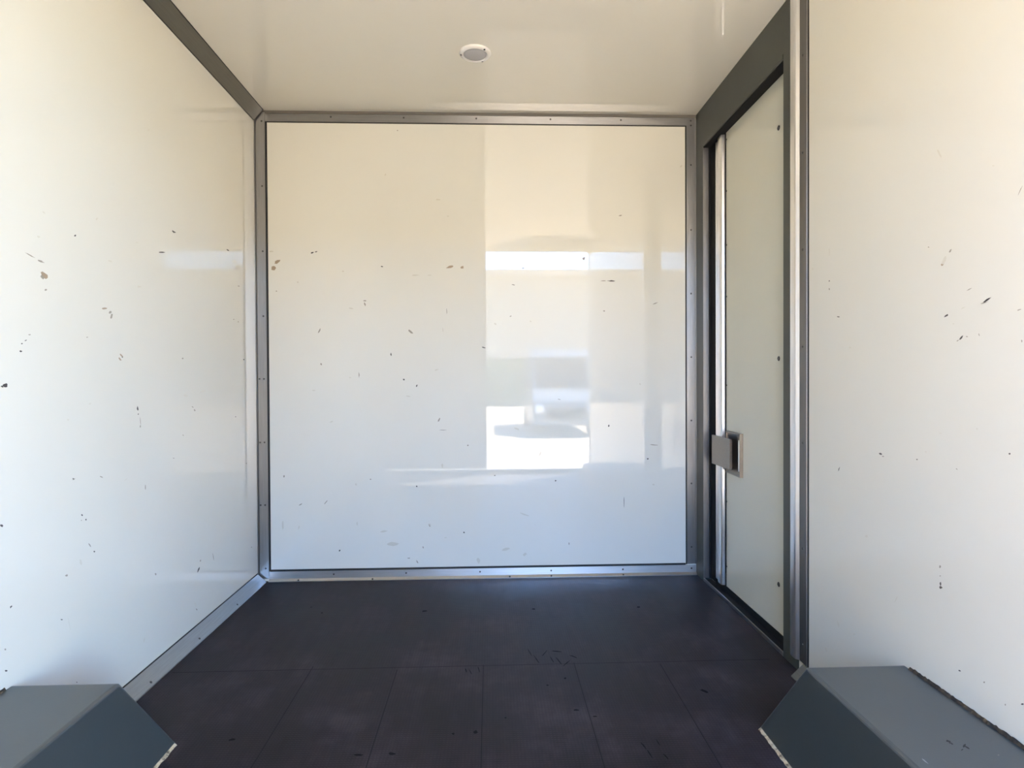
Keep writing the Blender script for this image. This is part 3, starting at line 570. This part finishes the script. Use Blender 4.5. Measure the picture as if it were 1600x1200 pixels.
# ------------------------------------------------------------------ wheel arches
def wheel_arch(sx, label):
    root = empty('wheel_arch_box', (sx * W, 1.0, 0))
    tag(root, label, 'wheel arch')
    def put(bm):
        bmesh.ops.translate(bm, verts=bm.verts, vec=(-sx * W, -1.0, 0))
    g = 0.001
    bm = bmesh.new()
    xo, xt, xb, zt = sx * (W - g), sx * 0.790, sx * 0.764, 0.253
    ring = []
    for (y, zz, xi) in ((1.572, 0.001, xb), (1.383, zt, xt), (0.86, zt, xt), (0.67, 0.001, xb)):
        ring.append((bm.verts.new((xo, y, zz)), bm.verts.new((xi, y, zz))))
    for k in range(3):
        a, b_ = ring[k], ring[k + 1]
        bm.faces.new((a[0], a[1], b_[1], b_[0]))
    bm.faces.new([r_[1] for r_ in ring])
    bm.faces.new([r_[0] for r_ in ring])
    bm.faces.new((ring[0][0], ring[0][1], ring[3][1], ring[3][0]))
    bmesh.ops.recalc_face_normals(bm, faces=bm.faces[:])
    es = [e for e in bm.edges if all(abs(v.co.x - xo) > 0.05 for v in e.verts) or
          (abs(e.verts[0].co.z - zt) < 1e-4 and abs(e.verts[1].co.z - zt) < 1e-4 and abs(e.verts[0].co.y - e.verts[1].co.y) < 1e-4)]
    es = [e for e in es if max(v.co.z for v in e.verts) > 0.1]
    bmesh.ops.bevel(bm, geom=es, offset=0.007, segments=3, affect='EDGES', profile=0.5)
    if sx > 0:
        marks(bm, 'arch', lambda u, v, o: (u, v, zt + o), 1)
    put(bm)
    new('cover', bm, [M['grey_arch'], M['arch_scuff'], M['scuff_grey'], M['scuff_brown'], M['arch_faint']], root)
    # ragged rusty bead between cover and wall
    rnd = random.Random(3 + sx)
    bm = bmesh.new()
    n = 90
    prev = None
    for k in range(n + 1):
        y = 0.87 + (1.358 - 0.87) * k / n
        w_ = 0.0035 + rnd.uniform(-0.001, 0.001); h_ = 0.0075 + rnd.uniform(-0.0012, 0.0012)
        pts = [(sx * (W - 0.0012), y, zt + 0.0005), (sx * (W - w_ - 0.002), y, zt + 0.0005), (sx * (W - w_), y, zt + h_ * 0.6), (sx * (W - 0.0012), y, zt + h_)]
        cur = [bm.verts.new(p) for p in pts]
        if prev:
            for i in range(4):
                bm.faces.new((prev[i], prev[(i + 1) % 4], cur[(i + 1) % 4], cur[i]))
        else:
            bm.faces.new(cur)
        prev = cur
    bm.faces.new(prev)
    put(bm)
    new('joint_strip', bm, M['rusty'], root)
    bm = bmesh.new()
    prev = None
    for k in range(n + 1):
        y = 0.69 + (1.560 - 0.69) * k / n
        w_ = 0.007 + rnd.uniform(-0.0015, 0.0015)
        pts = [(sx * 0.7636, y, 0.0006), (sx * (0.7636 - w_), y, 0.0006), (sx * (0.7636 - w_ * 0.6), y, 0.004), (sx * 0.7632, y, 0.006)]
        cur = [bm.verts.new(p) for p in pts]
        if prev:
            for i in range(4):
                bm.faces.new((prev[i], prev[(i + 1) % 4], cur[(i + 1) % 4], cur[i]))
        else:
            bm.faces.new(cur)
        prev = cur
    bm.faces.new(prev)
    put(bm)
    o = new('edge_strip', bm, M['beige_bead'], root)
    o['label'] = 'pale beige sealing bead along the floor'
    return root

M['arch_faint'] = mat('arch_faint', (0.30, 0.31, 0.30), 0.5)
m = M['beige_bead'] = mat('beige_bead', (0.5, 0.4, 0.25), 0.7)
nt, b = nodes_of(m)
n = noise(nt, 60, 5, objcoord(nt), 0.7)
r = ramp(nt, n.outputs[0], [(0.38, (0.06, 0.04, 0.025)), (0.55, (0.48, 0.38, 0.24))])
nt.links.new(r.outputs[0], b.inputs['Base Color'])
wheel_arch(-1, 'grey steel wheel arch box against the left wall')
wheel_arch(1, 'grey steel wheel arch box on the right with two black scuffs on top')

# ------------------------------------------------------------------ the yard outside (seen mirrored in the glossy panels)
m = mat('yard_concrete', (0.5, 0.45, 0.38), 0.8)
nt, b = nodes_of(m)
n = noise(nt, 0.6, 8, objcoord(nt), 0.6)
r = ramp(nt, n.outputs[0], [(0.3, (0.43, 0.35, 0.24)), (0.7, (0.56, 0.46, 0.32))])
nt.links.new(r.outputs[0], b.inputs['Base Color'])
bm = bmesh.new()
box(bm, -60, 60, -80, 40, GZ - 0.1, GZ)
new('ground', bm, m, kind='structure')

# pale building across the yard
cream = paint_mat('cream_render', (0.52, 0.445, 0.34), 0.8, 0.05)
bl = empty('building', (0, -42.0, GZ))
tag(bl, 'long cream building with flat roof mirrored in the white front panel', 'building')
bm = bmesh.new(); box(bm, -30, 30, -9, 0, 0, 9.9)
new('wall', bm, cream, bl)
bm = bmesh.new(); box(bm, -30.2, 30.2, -9.2, 0.25, 9.9, 10.4)
new('parapet', bm, paint_mat('parapet_stone', (0.62, 0.54, 0.44), 0.8), bl)
bm = bmesh.new(); box(bm, -30, 30, 0.0, 0.12, 6.6, 6.85)
new('cornice', bm, paint_mat('cornice_stone', (0.55, 0.47, 0.38), 0.8), bl)
for x in (-24, -18, -12, 10, 16, 22):
    bm = bmesh.new(); box(bm, x - 0.8, x + 0.8, -0.05, 0.06, 2.2, 3.9)
    f = new('window', bm, M['alu_dull'], bl)
    bm = bmesh.new(); box(bm, x - 0.72, x + 0.72, 0.061, 0.07, 2.28, 3.82)
    new('pane', bm, mat('dark_glass', (0.03, 0.04, 0.05), 0.05), f)

# unseen building added left of the yard to bounce warm sunlight inside
sb = empty('bounce_building', (-11.0, -20.0, GZ))
tag(sb, 'unseen cream building added left of the yard for warm bounce light', 'building')
bm = bmesh.new(); box(bm, -6, 0, -15, 12, 0, 8.0)
new('wall', bm, cream, sb)
bm = bmesh.new(); box(bm, -6.2, 0.25, -15.2, 12.2, 8.0, 8.3)
new('parapet', bm, M['alu_dull'], sb)
for y in (-12, -8, -4, 0, 4, 8):
    bm = bmesh.new(); box(bm, 0.0, 0.06, y - 1.4, y + 1.4, 0.01, 2.7)
    new('added_door', bm, M['door_panel'], sb)

# parked van facing the truck
van_paint = mat('pale_blue_white_paint', (0.15, 0.18, 0.21), 0.2)
van = empty('parked_van', (2.42, -13.2, GZ))
tag(van, 'pale parked van mirrored in the right half of the white front panel', 'van')
bm = bmesh.new()
prof = [(0.02, 0.35), (0.05, 0.75), (-0.05, 1.12), (-0.75, 1.45), (-1.55, 2.62), (-1.95, 2.85), (-5.6, 2.88), (-5.75, 2.6), (-5.75, 0.4)]
prism(bm, prof, 'X', -1.03, 1.03)
new('body', bm, van_paint, van, bevel=0.07, segs=3)
def on_screen(t_, o_):   # along the sloping windscreen
    y = -0.75 + (-0.80) * t_; z = 1.45 + 1.17 * t_
    return (y + o_ * 0.826, z + o_ * 0.563)
bm = bmesh.new()
a, b2 = on_screen(0.06, 0.012), on_screen(0.93, 0.012)
c, d2 = on_screen(0.93, -0.02), on_screen(0.06, -0.02)
prism(bm, [a, b2, c, d2], 'X', -0.86, 0.86)
new('windscreen', bm, mat('windscreen_glass', (0.02, 0.025, 0.03), 0.03), van)
for s in (-1, 1):
    bm = bmesh.new(); box(bm, s * 0.82 - 0.13, s * 0.82 + 0.13, 0.0, 0.06, 0.78, 1.0)
    new('headlight', bm, mat('headlight_lens', (0.8, 0.82, 0.85), 0.1), van, bevel=0.03)
    bm = bmesh.new(); box(bm, s * 1.17 - 0.09, s * 1.17 + 0.09, -1.08, -1.0, 1.55, 1.9); box(bm, min(s * 0.98, s * 1.1), max(s * 0.98, s * 1.1), -1.06, -1.03, 1.6, 1.66)
    new('mirror', bm, M['rubber'], van, bevel=0.02)
    for y in (-0.95, -4.6):
        bm = bmesh.new(); cyl(bm, (s * 0.93 - 0.11, y, 0.34), 0.34, 0.22, 'X', 32, [(0, 0), (0.2, 0.0), (0.33, 0.02), (0.34, 0.05), (0.34, 0.17), (0.33, 0.2), (0.2, 0.22), (0, 0.22)])
        new('wheel', bm, mat('tyre', (0.02, 0.02, 0.02), 0.8), van)
bm = bmesh.new(); box(bm, -0.6, 0.6, 0.02, 0.07, 0.55, 0.9)
new('grille', bm, M['rubber'], van, bevel=0.02)

# clipped hedge beside the van
hedge_m = mat('hedge_leaves', (0.10, 0.14, 0.07), 0.7)
rnd = random.Random(8)
bm = bmesh.new()
for k in range(900):
    x, y, z = rnd.uniform(-1.9, 1.9), rnd.uniform(-0.5, 0.5), rnd.uniform(0.05, 3.2)
    q = Vector((rnd.gauss(0, 1), rnd.gauss(0, 1), rnd.gauss(0, 1))).normalized().to_track_quat('Z', 'Y')
    s = rnd.uniform(0.12, 0.22)
    f = bm.faces.new([bm.verts.new(Vector((x, y, z)) + q @ Vector(p)) for p in ((-s, 0, 0), (0, -s * 0.5, 0), (s, 0, 0), (0, s * 0.5, 0))])
box(bm, -1.85, 1.85, -0.4, 0.4, 0.0, 3.1)
hg = new('hedge', bm, hedge_m, loc=(0.9, -34.5, GZ))
tag(hg, 'dark green clipped hedge mirrored beside the van in the front panel', 'hedge')
